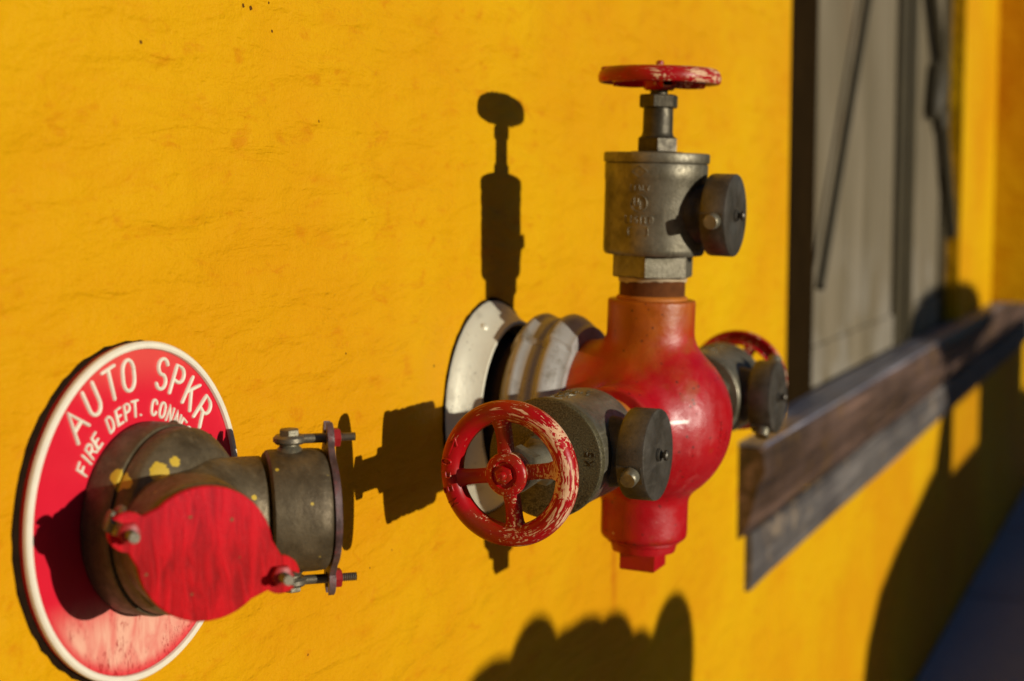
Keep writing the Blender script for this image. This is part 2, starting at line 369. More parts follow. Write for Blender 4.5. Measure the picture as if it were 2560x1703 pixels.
# surface nets of a signed distance function
def sdf_mesh(fn, lo, hi, n):
    lo, hi = np.array(lo, float), np.array(hi, float); h = (hi-lo).max()/n
    dims = np.ceil((hi-lo)/h).astype(int)+1
    ax = [lo[i]+h*np.arange(dims[i]) for i in range(3)]
    G = np.stack(np.meshgrid(*ax, indexing='ij'), -1); D = fn(G)
    S = D < 0
    c = [S[:-1, :-1, :-1], S[1:, :-1, :-1], S[:-1, 1:, :-1], S[1:, 1:, :-1], S[:-1, :-1, 1:], S[1:, :-1, 1:], S[:-1, 1:, 1:], S[1:, 1:, 1:]]
    tot = sum(k.astype(int) for k in c); act = (tot > 0) & (tot < 8)
    idx = -np.ones(act.shape, int); cells = np.argwhere(act); idx[act] = np.arange(len(cells))
    P = lo+h*(cells+0.5)
    e = h*0.25
    for _ in range(6):
        d = fn(P); g = np.stack([fn(P+e*np.eye(3)[i])-fn(P-e*np.eye(3)[i]) for i in range(3)], -1)/(2*e)
        P = P-np.clip(d, -h, h)[:, None]*g/np.maximum((g*g).sum(-1, keepdims=True), 0.2)
    F = []
    for a in range(3):
        b, cc = (a+1) % 3, (a+2) % 3
        sl0 = [slice(None)]*3; sl1 = [slice(None)]*3; sl0[a] = slice(0, -1); sl1[a] = slice(1, None)
        diff = S[tuple(sl0)] != S[tuple(sl1)]
        for q in np.argwhere(diff):
            if q[b] == 0 or q[cc] == 0 or q[b] >= act.shape[b] or q[cc] >= act.shape[cc]: continue
            f = []
            for db, dc in ((-1, -1), (0, -1), (0, 0), (-1, 0)):
                r = q.copy(); r[b] += db; r[cc] += dc; f.append(int(idx[tuple(r)]))
            if min(f) >= 0: F.append(tuple(f))
    return P.tolist(), F
def sd_cyl(P, a, b, r, rnd=0.002):
    a, b = np.array(a, float), np.array(b, float); ax = b-a; L = np.linalg.norm(ax); ax = ax/L
    q = P-a; t = q@ax; rad = np.linalg.norm(q-t[..., None]*ax, axis=-1)
    dx = rad-(r-rnd); dy = np.abs(t-L/2)-(L/2-rnd)
    return np.minimum(np.maximum(dx, dy), 0)+np.hypot(np.maximum(dx, 0), np.maximum(dy, 0))-rnd
def sd_ell(P, c, r):
    r = np.array(r); q = (P-np.array(c)); k0 = np.linalg.norm(q/r, axis=-1); k1 = np.linalg.norm(q/(r*r), axis=-1)
    return k0*(k0-1)/np.maximum(k1, 1e-9)
def smin(a, b, k):
    h = np.clip(0.5+0.5*(b-a)/k, 0, 1); return b*(1-h)+a*h-k*h*(1-h)

# ---------------------------------------------------------------- raised lettering
def arc(cx, cy, rx, ry, a0, a1, n=10):
    return [(cx+rx*math.cos(R(a0+(a1-a0)*i/n)), cy+ry*math.sin(R(a0+(a1-a0)*i/n))) for i in range(n+1)]
G = {  # unit glyphs: x -0.5..0.5 width, y 0..1
 'A': [[(-.45, 0), (0, 1), (.45, 0)], [(-.28, .36), (.28, .36)]],
 'U': [[(-.36, 1), (-.36, .34)]+arc(0, .34, .36, .34, 180, 360)+[(.36, 1)]],
 'T': [[(-.42, 1), (.42, 1)], [(0, 1), (0, 0)]],
 'O': [arc(0, .62, .38, .38, 0, 180)+arc(0, .38, .38, .38, 180, 360)+[(.38, .62)]],
 'S': [arc(0, .74, .34, .26, 25, 270, 12)+arc(0, .25, .34, .25, 90, -155, 12)[1:]],
 'P': [[(-.34, 0), (-.34, 1), (.02, 1)]+arc(.02, .74, .34, .26, 90, -90)+[(-.34, .48)]],
 'K': [[(-.34, 0), (-.34, 1)], [(.36, 1), (-.34, .40)], [(-.08, .60), (.38, 0)]],
 'R': [[(-.34, 0), (-.34, 1), (.02, 1)]+arc(.02, .74, .34, .26, 90, -90)+[(-.34, .48)], [(.02, .48), (.38, 0)]],
 'F': [[(-.3, 0), (-.3, 1), (.34, 1)], [(-.3, .52), (.22, .52)]],
 'I': [[(0, 0), (0, 1)]],
 'E': [[(.34, 0), (-.32, 0), (-.32, 1), (.34, 1)], [(-.32, .52), (.22, .52)]],
 'D': [[(-.34, 0), (-.34, 1), (-.02, 1)]+arc(-.02, .5, .38, .5, 90, -90)+[(-.34, 0)]],
 'C': [arc(0, .64, .36, .36, 20, 180)+arc(0, .36, .36, .36, 180, 340)],
 'N': [[(-.36, 0), (-.36, 1), (.36, 0), (.36, 1)]],
 'L': [[(-.3, 1), (-.3, 0), (.34, 0)]],
 'Y': [[(-.4, 1), (0, .5), (.4, 1)], [(0, .5), (0, 0)]],
 '5': [[(.32, 1), (-.28, 1), (-.3, .56)]+arc(0, .32, .34, .32, 120, -140)],
 '2': [arc(0, .72, .32, .28, 160, -30)+[(-.34, 0), (.36, 0)]],
 '1': [[(-.14, .8), (.04, 1), (.04, 0)]],
 '/': [[(-.3, -.05), (.3, 1.05)]],
 '.': [[(-.02, .03), (.02, .03)]],
}
def glyph(ch, w, h, wr, hr, place):
    """raised stroke letter; place(x, y, up) maps glyph plane to space"""
    parts = []
    prof = [(math.cos(R(t)), math.sin(R(t))) for t in (0, 30, 60, 90, 120, 150, 180)]
    for st in G[ch]:
        pts = []
        for i, p in enumerate(st):
            q = (p[0]*w, p[1]*h)
            if not pts or math.hypot(q[0]-pts[-1][0], q[1]-pts[-1][1]) > 1e-6: pts.append(q)
        n = len(pts)
        rings = []
        for i, p in enumerate(pts):
            a = pts[max(i-1, 0)]; b = pts[min(i+1, n-1)]
            d = Vector((b[0]-a[0], b[1]-a[1])).normalized()
            k = 1.0
            if 0 < i < n-1:
                d0 = Vector((p[0]-a[0], p[1]-a[1])).normalized(); k = 1/max(0.6, abs(d0.dot(d)))
            rings.append((p, d, k))
        ext = []
        p, d, k = rings[0]
        for s_, q in ((1.0, 0.25), (0.7, 0.75)): ext.append(((p[0]-d[0]*wr*s_, p[1]-d[1]*wr*s_), d, q))
        ext += rings
        p, d, k = rings[-1]
        for s_, q in ((0.7, 0.75), (1.0, 0.25)): ext.append(((p[0]+d[0]*wr*s_, p[1]+d[1]*wr*s_), d, q))
        V, F = [], []
        for p, d, k in ext:
            nx, ny = -d[1], d[0]
            for c, s_ in prof:
                V.append(place(p[0]+nx*c*wr*k, p[1]+ny*c*wr*k, s_*hr*min(k, 1)-(0.0004 if s_ < .01 else 0)))
        m = len(prof)
        for j in range(len(ext)-1):
            for i in range(m-1): F.append((j*m+i, j*m+i+1, (j+1)*m+i+1, (j+1)*m+i))
        F.append(tuple(range(m))); F.append(tuple((len(ext)-1)*m+i for i in range(m)))
        parts.append((V, F))
    return join(*parts)

# ================================================================= SETTING
# ground, pavement, kerb, road
structure(obj("ground", ([(-300, -300, -0.16), (300, -300, -0.16), (300, 300, -0.16), (-300, 300, -0.16)], [(0, 1, 2, 3)]), EARTH, smooth=False))
slabs = []
pv = structure(obj("pavement", box(-20, 40, -2.6, -0.002, -0.16, -0.035), ROAD, smooth=False))
slab_me = meshdata("slab", [(x, y, z) for x in (-0.595, 0.595) for y in (-0.426, 0.426) for z in (-0.03, 0.03)], box(0, 1, 0, 1, 0, 1)[1], PAVE, False)
for i in range(-6, 20):
    for j in range(3):
        o = bpy.data.objects.new("slab", slab_me); COL.objects.link(o); o.parent = pv
        o.location = (i*1.2+0.4, -0.435-j*0.866, -0.034+random.Random(i*7+j).uniform(-0.003, 0.003))
structure(obj("kerb", box(-20, 40, -2.78, -2.603, -0.14, 0.0), KERB, smooth=False))
structure(obj("road", box(-20, 40, -11.0, -2.783, -0.155, -0.13), ROAD, smooth=False))

# wall surface with window opening and pilaster
WX0, WX1, WZ0, WZ1 = 3.01, 5.47, 1.02, 2.7
PX = 6.41
D = 0.14
def wall_mesh():
    V, F = [], []
    def quad(*p):
        k = len(V); V.extend(p); F.append((k, k+1, k+2, k+3))
    def front(x0, x1, z0, z1, y=0.0): quad((x0, y, z0), (x1, y, z0), (x1, y, z1), (x0, y, z1))
    T = 4.6
    front(-9, WX0, -0.1, T); front(WX0, WX1, -0.1, WZ0); front(WX0, WX1, WZ1, T); front(WX1, 14, -0.1, T)
    quad((WX0, 0, WZ0), (WX0, D, WZ0), (WX0, D, WZ1), (WX0, 0, WZ1))
    quad((WX1, 0, WZ0), (WX1, 0, WZ1), (WX1, D, WZ1), (WX1, D, WZ0))
    quad((WX0, 0, WZ1), (WX0, D, WZ1), (WX1, D, WZ1), (WX1, 0, WZ1))
    quad((WX0, 0, WZ0), (WX1, 0, WZ0), (WX1, D, WZ0), (WX0, D, WZ0))
    quad((-9, 0, T), (14, 0, T), (14, 3, T), (-9, 3, T))
    quad((-9, 0, -0.1), (-9, 0, T), (-9, 3, T), (-9, 3, -0.1)); quad((14, 0, -0.1), (14, 0, T), (14, 3, T), (14, 3, -0.1))
    quad((-9, 3, -0.1), (-9, 3, T), (14, 3, T), (14, 3, -0.1))
    return V, F
wl = obj("wall", wall_mesh(), WALL, smooth=False)
tag(wl, "bright yellow painted stucco wall with a boarded window and a long sill", "wall")

pier = obj("pier", box(PX, 14, -0.145, -0.0005, 1.035, 4.55), WALL, wl, smooth=False)
# window
win = thing("window", "tall grey boarded window set in the yellow wall behind the valves", "window", Matrix.Translation((0, 0, 0)))
def bev(name, b, mat, par, label=None):
    return obj(name, b, mat, par, smooth=False, label=label)
bev("frame_post", box(WX0+0.002, 3.40, 0.035, 0.10, WZ0+0.002, WZ1-0.002), FRAME, win, "dark stained post at the near side of the window")
bev("board", box(3.402, 4.48, 0.055, 0.10, WZ0+0.002, WZ1-0.002), BOARD, win)
bev("bottom_rail", box(3.402, 4.48, 0.046, 0.0545, 1.035, 1.125), BOARD, win)
bev("bottom_rail", box(4.762, 5.35, 0.046, 0.0545, 1.035, 1.125), BOARD, win)
bev("mullion", box(4.482, 4.60, 0.040, 0.10, WZ0+0.002, WZ1-0.002), MULL, win)
bev("mullion", box(4.602, 4.66, 0.050, 0.10, WZ0+0.002, WZ1-0.002), FRAME, win)
bev("mullion", box(4.662, 4.76, 0.040, 0.10, WZ0+0.002, WZ1-0.002), MULL, win)
bev("board", box(4.762, 5.35, 0.055, 0.10, WZ0+0.002, WZ1-0.002), BOARD, win)
bev("frame_post", box(5.352, WX1-0.002, 0.045, 0.10, WZ0+0.002, WZ1-0.002), MULL, win)

def ray(u, v): return fw+(u-1280)/3886*rt+(851.5-v)/3886*upv
def ony(u, v, y): d = ray(u, v); return cam.location+d*((y+0.727)/d.y)
cam_loc = Vector((0, -0.727, 1.48))
def ony(u, v, y=0.0):
    d = ray(u, v); return cam_loc+d*((y+0.727)/d.y)
def extend(a, b, k): return a+(b-a)*k
a = ony(2170, 0, 0.03); b = ony(2050, 720, 0.03)
rod1 = obj("stay_rod", cyl(0.011, extend(b, a, 2.2), b, 12), ROD); tag(rod1, "thin dark iron rod slanting left across the near window board", "rod")
a = ony(2332, 0, 0.03); m1 = ony(2352, 175, 0.03); m2 = ony(2352, 270, 0.03); b = ony(2388, 700, 0.03)
rod2 = thing("stay_rod", "dark iron rod with a turnbuckle slanting across the far window board", "rod", Matrix.Translation(m1))
mt = Matrix.Translation(-m1)
obj("rod", xf(join(cyl(0.020, extend(m1, a, 3), m1, 12), cyl(0.020, m2, b, 12)), mt), ROD, rod2)
obj("turnbuckle", xf(join(lathe([(0.01, 0), (0.034, 0.03), (0.036, 0.10), (0.030, 0.16), (0.012, 0.20)], ony(2330, 300, 0.03), (ony(2340, 190, 0.03)-ony(2330, 300, 0.03)), 14),
     lathe([(0.012, 0), (0.024, 0.02), (0.024, 0.07), (0.012, 0.09)], m1, m2-m1, 12), lathe([(0.010, 0), (0.022, 0.01), (0.022, 0.06), (0.01, 0.07)], m2, ony(2352, 330, 0.03)-m2, 12)), mt), ROD, rod2)

# sill: moulded profile (y, z), swept along x with a splayed near end
sill = thing("window_sill", "weathered brown window sill with grey apron jutting from the yellow wall", "window sill", Matrix.Identity(4))
prof = [(0.12, 1.012), (0.0, 1.026), (-0.040, 1.022), (-0.046, 1.014), (-0.048, 0.985), (-0.044, 0.965), (-0.036, 0.955), (-0.030, 0.920), (-0.020, 0.885), (-0.004, 0.858), (0.03, 0.855)]
def sweep(prof, xa, xb, n=24, slope=0.0, wob=0.004):
    V, F = [], []
    rnd = random.Random(3)
    m = len(prof)
    for j in range(n+1):
        t = j/n
        for y, z in prof:
            x = xa+(xb-xa)*t
            if j == 0: x = xa+min(y, 0.0)*slope
            V.append((x, y+(rnd.uniform(-wob, wob)*0.6 if y < -0.01 else 0), z+rnd.uniform(-wob, wob)*0.5))
    for j in range(n):
        for i in range(m-1): F.append((j*m+i, j*m+i+1, (j+1)*m+i+1, (j+1)*m+i))
    F.append(tuple(range(m))); F.append(tuple(n*m+i for i in range(m)))
    return V, F
def clampprof(p, xa):
    return p
obj("sill_moulding", sweep([(y if y < 0 else -0.0 if False else y, z) for y, z in [(0.002, 0.856), (0.002, 1.030)]] and [(0.003, 1.026)]+prof[2:10]+[(0.003, 0.856)], 2.667, 9.0), SILL, sill, sharp=R(30))
obj("sill_top", box(2.665, 9.0, -0.049, -0.0015, 1.0265, 1.033), SILLTOP, sill, smooth=False, label="worn blue-grey top board of the sill")
obj("sill_board", box(WX0+0.003, WX1-0.003, 0.0015, 0.034, 1.0215, 1.033), SILLTOP, sill, smooth=False)
obj("apron", sweep([(0.003, 0.8565), (-0.012, 0.8565), (-0.014, 0.80), (-0.010, 0.751), (0.003, 0.749)], 2.722, 9.0, 40, 0.0, 0.004), APRON, sill, sharp=R(30), label="grey lead apron strip under the brown sill")

# ================================================================= SIGN PLATE
PC = Vector((0.946, 0, 1.2385))
sign = thing("sign_plate", "round red sign plate with white raised lettering on the yellow wall", "sign", Matrix.Translation(PC))
AX = (0, -1, 0); UV = (Vector((1, 0, 0)), Vector((0, 0, 1)), Vector((0, -1, 0)))
rc = random.Random(5)
jit = [rc.uniform(-0.0009, 0.0007) for _ in range(96)]
obj("dark_ring", xf(lathe([(0.1295, -0.002), (0.1295, 0.0012), (0.125, 0.003)], axis=AX, seg=96, uv=UV,
    fn=lambda r, h, t: r+jit[int(round(t/(2*math.pi)*96)) % 96]), Matrix.Translation((-0.0030, 0, -0.0005))), GAP, sign)
obj("plate", lathe([(0.1275, 0.002), (0.1278, 0.0085), (0.1262, 0.0100), (0.1235, 0.0100), (0.1220, 0.0080), (0.114, 0.0068), (0.05, 0.0075)], axis=AX, seg=128, uv=UV), PLATE, sign)
obj("rim", lathe([(0.1222, 0.0074), (0.1230, 0.0108), (0.1245, 0.0118), (0.1268, 0.0115), (0.1283, 0.0098), (0.1284, 0.0070)], axis=AX, seg=128, close=False, uv=UV), WHITEP, sign, label="raised white rim of the sign plate")
def on_plate(deg, rad):
    t = R(deg); er = Vector((math.sin(t), 0, math.cos(t))); et = Vector((math.cos(t), 0, -math.sin(t)))
    def pl(x, y, up): return er*(rad+y)+et*x+Vector((0, -1, 0))*(0.0070+up)
    return pl
for ch, deg in zip("AUTO", (-43.2, -30.2, -17.4, -6.0)): obj("letter", glyph(ch, 0.0175 if ch != 'A' else 0.0185, 0.0235, 0.00155, 0.0022, on_plate(deg, 0.0930)), WHITEP, sign)
for ch, deg in zip("SPKR", (16.6, 28.0, 39.5, 51.6)): obj("letter", glyph(ch, 0.0172, 0.0235, 0.00155, 0.0022, on_plate(deg, 0.0935)), WHITEP, sign)
for ch, deg in zip("FIRE", (-57.0, -51.2, -45.8, -39.0)): obj("letter", glyph(ch, 0.0085, 0.0118, 0.0011, 0.0018, on_plate(deg, 0.0722)), WHITEP, sign)
for ch, deg in zip("DEPT.", (-25.2, -17.0, -9.8, -3.0, 2.0)): obj("letter", glyph(ch, 0.0086, 0.0118, 0.0011, 0.0018, on_plate(deg, 0.0725)), WHITEP, sign)
for ch, deg in zip("CONNECTION", (14.2, 22.0, 29.6, 37.0, 43.5, 50.0, 57, 62.5, 68.5, 76)): obj("letter", glyph(ch, 0.0084, 0.0118, 0.0011, 0.0018, on_plate(deg, 0.0728)), WHITEP, sign)

# ================================================================= SIAMESE CONNECTION
SC = Vector((0.955, 0, 1.232))
sia = thing("siamese_connection", "weathered bronze two-inlet hose connection with red caps on the round sign", "hose connection", Matrix.Translation(SC))
obj("collar", xf(lathe([(0.0715, 0.008), (0.0725, 0.011), (0.0725, 0.030), (0.0715, 0.0325), (0.0690, 0.0330), (0.0690, 0.0345), (0.0700, 0.0355), (0.0698, 0.046), (0.0685, 0.0485), (0.0560, 0.064), (0.040, 0.068)], axis=AX, seg=96, uv=UV), Matrix.Translation((-0.008, 0, 0.002))), BRONZE, sia)
for k in range(12):
    t = R(12+k*30); c = Vector((math.cos(t)*0.0722-0.008, -0.022, math.sin(t)*0.0722))
    if k in (0, 1, 2, 11): obj("stud", lathe([(0.0045, 0), (0.0045, 0.002), (0.002, 0.0045)], c, (math.cos(t), 0, math.sin(t)), 10), BRONZE, sia)
QR = Vector((0.0838, -0.1151, 0.0)); dR = Vector((0.643, -0.766, 0)); dL = Vector((-0.643, -0.766, 0)); QL = Vector((-0.0876, -0.1197, 0.002))
def fs(P):
    d = sd_cyl(P, (0, -0.03, 0), (0, -0.070, 0), 0.046, 0.012)
    for q, dd in ((QR, dR), (QL, dL)):
        a = q-dd*0.115; b = q-dd*0.0505
        d = smin(d, sd_cyl(P, tuple(a), tuple(b), 0.0435, 0.002), 0.012)
    d = smin(d, sd_ell(P, (0, -0.062, 0.0), (0.040, 0.030, 0.044)), 0.02)
    # web boss between the branches and the clapper pin on the right branch
    c = Vector((0.004, -0.088, 0))
    d = smin(d, sd_cyl(P, (0.006, -0.087, 0.016), (0.006, -0.087, -0.012), 0.0085, 0.003), 0.005)
    d = np.maximum(d, -(np.linalg.norm(P-np.array([-0.010, -0.094, 0.010]), axis=-1)-0.0115))
    return d
obj("branch_body", sdf_mesh(fs, (-0.11, -0.135, -0.075), (0.11, -0.02, 0.075), 120), BRONZE, sia)
def branch(Q, dd, rot, capmat):
    u = Vector((dd.y, -dd.x, 0)).normalized()  # horizontal, in cap plane
    v = Vector((0, 0, 1))
    e = u*math.cos(rot)+v*math.sin(rot); f = dd.cross(e)
    ring = obj("swivel_ring", lathe([(0.040, -0.0480), (0.0455, -0.0480), (0.0475, -0.0462), (0.0480, -0.043), (0.0478, -0.012), (0.0472, -0.005), (0.0450, -0.0025), (0.03, -0.0025)], Q, dd, 96, close=True), BRONZE, sia)
    # cap plate with two slotted ears
    n = 40; ro = 0.0465; pts = []
    er, es = 0.0135, 0.0558  # ear radius, ear centre
    def outline():
        P = []
        for sgn in (1, -1):
            # arc of the disc leading to the ear, then the forked ear
            a0 = 24 if sgn == 1 else 204
            ear = []
            c = (es*sgn, 0)
            sl = 0.0048
            for k in range(-112, -19, 8): ear.append((c[0]+sgn*er*math.cos(R(k)), sgn*er*math.sin(R(k))))
            ear += [(c[0]+sgn*0.0045, -sgn*sl)]
            for k in range(-90, -271, -20): ear.append((c[0]-sgn*0.001+sgn*sl*math.cos(R(k)), sgn*sl*math.sin(R(k))))
            ear += [(c[0]+sgn*0.0045, sgn*sl)]
            for k in range(20, 113, 8): ear.append((c[0]+sgn*er*math.cos(R(k)), sgn*er*math.sin(R(k))))
            P += ear
            for k in range(1, n): 
                t = R(a0+(132)*k/n); P.append((ro*math.cos(t), ro*math.sin(t)))
        return P
    O = outline(); m = len(O)
    V = [Q+e*x+f*y+dd*h for h in (-0.001, 0.0036) for x, y in O]
    V += [Q+e*(x*0.985)+f*(y*0.985)+dd*0.0042 for x, y in O]
    F = [(i, (i+1) % m, m+(i+1) % m, m+i) for i in range(m)]+[(m+i, m+(i+1) % m, 2*m+(i+1) % m, 2*m+i) for i in range(m)]
    F += [tuple(range(m)), tuple(2*m+i for i in range(m))]
    cap = obj("cap_plate", (V, F), capmat, sia, sharp=R(25))
    for sgn in (1, -1):
        c = Q+e*(sgn*es)
        bolt = obj("clamp_bolt", join(cyl(0.0038, c-dd*0.031, c+dd*0.006, 14), ), STEEL, sia)
        th = [(0.0036 if i % 2 else 0.0029, 0.004+i*0.0008) for i in range(24)]
        obj("thread", lathe(th, c, dd, 14), STEEL, bolt)
        obj("nut", hexp(0.0078, 0.0045, 0.0105, c, dd, 0.0008), NUTRED, bolt)
        lugc = Q-dd*0.029
        obj("hinge_lug", join(lathe([(0.015, 0.044), (0.0105, 0.0475), (0.0074, 0.051), (0.0072, 0.0585)], lugc, e*sgn, 20),
            hexp(0.0082, 0.0575, 0.0640, lugc, e*sgn, 0.0008)), GREYBR, bolt)
        obj("eye", lathe([(0.0105, -0.0035), (0.0125, -0.0015), (0.0125, 0.0015), (0.0105, 0.0035)], lugc+e*(sgn*es), e, 22), STEEL, bolt)
branch(QR, dR, R(90), CAPEDGE)
branch(QL, dL, R(21), CAPRED)

# ================================================================= ESCUTCHEON AND MANIFOLD
BC = Vector((1.6, -0.189, 1.232)); UPV = Vector((0, -0.0275, 1)).normalized()
def irregular(seg, amp, seed):
    rr_ = random.Random(seed); a = [rr_.uniform(-amp, amp) for _ in range(seg)]
    return lambda r, h, t: r+a[int(round(t/(2*math.pi)*seg)) % seg]*(1 if r > 0.11 else 0)
es_ = thing("escutcheon", "pale galvanised dished wall collar around the pipe of the red manifold", "wall collar", Matrix.Translation((1.6, 0, 1.234)))
obj("dish", lathe([(0.119, 0.000), (0.1205, 0.002), (0.1190, 0.005), (0.1130, 0.011), (0.1060, 0.020), (0.1010, 0.028), (0.0985, 0.0335), (0.0960, 0.0345), (0.0935, 0.033), (0.0925, 0.028), (0.0925, 0.006)], axis=AX, seg=96, uv=UV, close=False, fn=irregular(96, 0.0003, 2)), DISH, es_)
obj("dark_ring", lathe([(0.1235, 0.0003), (0.1235, 0.0018), (0.118, 0.0026)], axis=AX, seg=96, uv=UV, fn=irregular(96, 0.0009, 4)), GAP, es_)
for deg in (118, 300):
    t = R(deg); c = Vector((math.cos(t)*0.1075, -0.0165, math.sin(t)*0.1075)); nn = Vector((math.cos(t)*0.7, -0.72, math.sin(t)*0.7))
    obj("screw", lathe([(0.0048, -0.002), (0.0045, 0.0015), (0.0025, 0.003)], c, nn, 14), DISH, es_)

mani = thing("manifold", "red cast-iron three-way fire manifold with silver coupling on the yellow wall", "fire manifold",
             frame_matrix(BC, (1, 0, 0), (0, 1, 0), (0, 0, 1)))
def fb(P):
    d = sd_ell(P, (0.0, -0.006, -0.002), (0.088, 0.086, 0.091))
    up = np.array([0, -0.0275, 1.0])
    d = smin(d, sd_cyl(P, (0, 0, 0), tuple(up*0.130), 0.0475, 0.0025), 0.017)
    d = smin(d, sd_cyl(P, (0, 0, 0), tuple(-up*0.134), 0.0475, 0.008), 0.010)
    d = smin(d, sd_cyl(P, (-0.124, 0, 0), (0.124, 0, 0), 0.0480, 0.003), 0.016)
    d = smin(d, sd_cyl(P, (0, 0.0, 0.0), (0, 0.074, 0.0), 0.0835, 0.004), 0.014)
    return d
obj("cast_body", sdf_mesh(fb, (-0.13, -0.11, -0.142), (0.13, 0.08, 0.138), 120), RED, mani)
B0 = -UPV
rg = random.Random(9); jr = [rg.uniform(-0.0006, 0.0006) for _ in range(40)]
obj("bushing", lathe([(0.040, 0.132), (0.040, 0.136), (0.0365, 0.138), (0.0355, 0.143), (0.0345, 0.1465), (0.025, 0.147)], (0, 0, 0), B0, 40, fn=lambda r, h, t: r+jr[int(round(t/(2*math.pi)*40)) % 40]), RED, mani)
uvp = (Vector((1, 0, 0)), B0.cross(Vector((1, 0, 0))), B0)
obj("square_plug", hexp(0.0282, 0.146, 0.167, (0, 0, 0), B0, 0.0012, rot=R(45), n=4, uv=uvp), RED, mani)
# cast characters low on the bulb, worn beyond reading
rk = random.Random(4)
def on_bulb(th, z):
    # point on the bulb at azimuth th (from -Y toward +X) and height z
    k = math.sqrt(max(0, 1-(z/0.090)**2)); return Vector((math.sin(th)*0.088*k, -0.006-math.cos(th)*0.086*k, z)), Vector((math.sin(th), -math.cos(th), z/0.09*0.6)).normalized()
for col_, th, z0, n in ((0, R(-14), 0.002, 9), (1, R(-5), -0.010, 6)):
    pp = []
    for i in range(n):
        p, nn = on_bulb(th, z0-i*0.0062)
        pp.append(lathe([(0.0026, -0.001), (0.0024, 0.0009), (0.0012, 0.0012)], p, nn, 6, rot=rk.uniform(0, 1)))
    obj("cast_mark", join(*pp), RED, mani)["kind"] = "stuff"
# supply pipe and grooved coupling
obj("supply_pipe", lathe([(0.080, 0.0), (0.080, 0.145)], (0, 0.189, 0), AX, 72), PIPE, mani)
def coup_fn(r, h, t):
    # UV basis: t=180deg faces -x, 90deg up; bolt pads make steps in the housing
    d = math.degrees(t) % 360
    s = 0.0
    if 124 < d < 176: s = -0.0055
    if r < 0.084: return r
    return r+s
cp = obj("coupling", lathe([(0.081, 0.048), (0.090, 0.048), (0.0985, 0.053), (0.1045, 0.058), (0.1085, 0.0625), (0.1092, 0.066), (0.1078, 0.0695), (0.1052, 0.0725), (0.1047, 0.079), (0.1045, 0.084), (0.1030, 0.0865), (0.1015, 0.0885), (0.1015, 0.0910), (0.1050, 0.0930),
      (0.1088, 0.0960), (0.1095, 0.0990), (0.1082, 0.1030), (0.1045, 0.1085), (0.1000, 0.1140), (0.0968, 0.1180), (0.0960, 0.1205), (0.0885, 0.1215), (0.081, 0.1215)], (0, 0.189, 0.001), AX, 180, fn=coup_fn, uv=UV), COUP, mani, sharp=R(50))
for deg in (-8, 98):
    t = R(180-deg); er = Vector((math.cos(t), 0, math.sin(t))); et = Vector((-math.sin(t), 0, math.cos(t)))
for sgn in (1, -1):
    c = Vector((sgn*0.112, 0.189-0.084, -0.010))
    obj("coupling_bolt", join(cyl(0.0085, c+Vector((0, 0, -0.030)), c+Vector((0, 0, 0.020)), 14), hexp(0.0125, 0.010, 0.022, c, (0, 0, 1)), hexp(0.0125, 0.016, 0.028, c, (0, 0, -1))), COUP, mani)

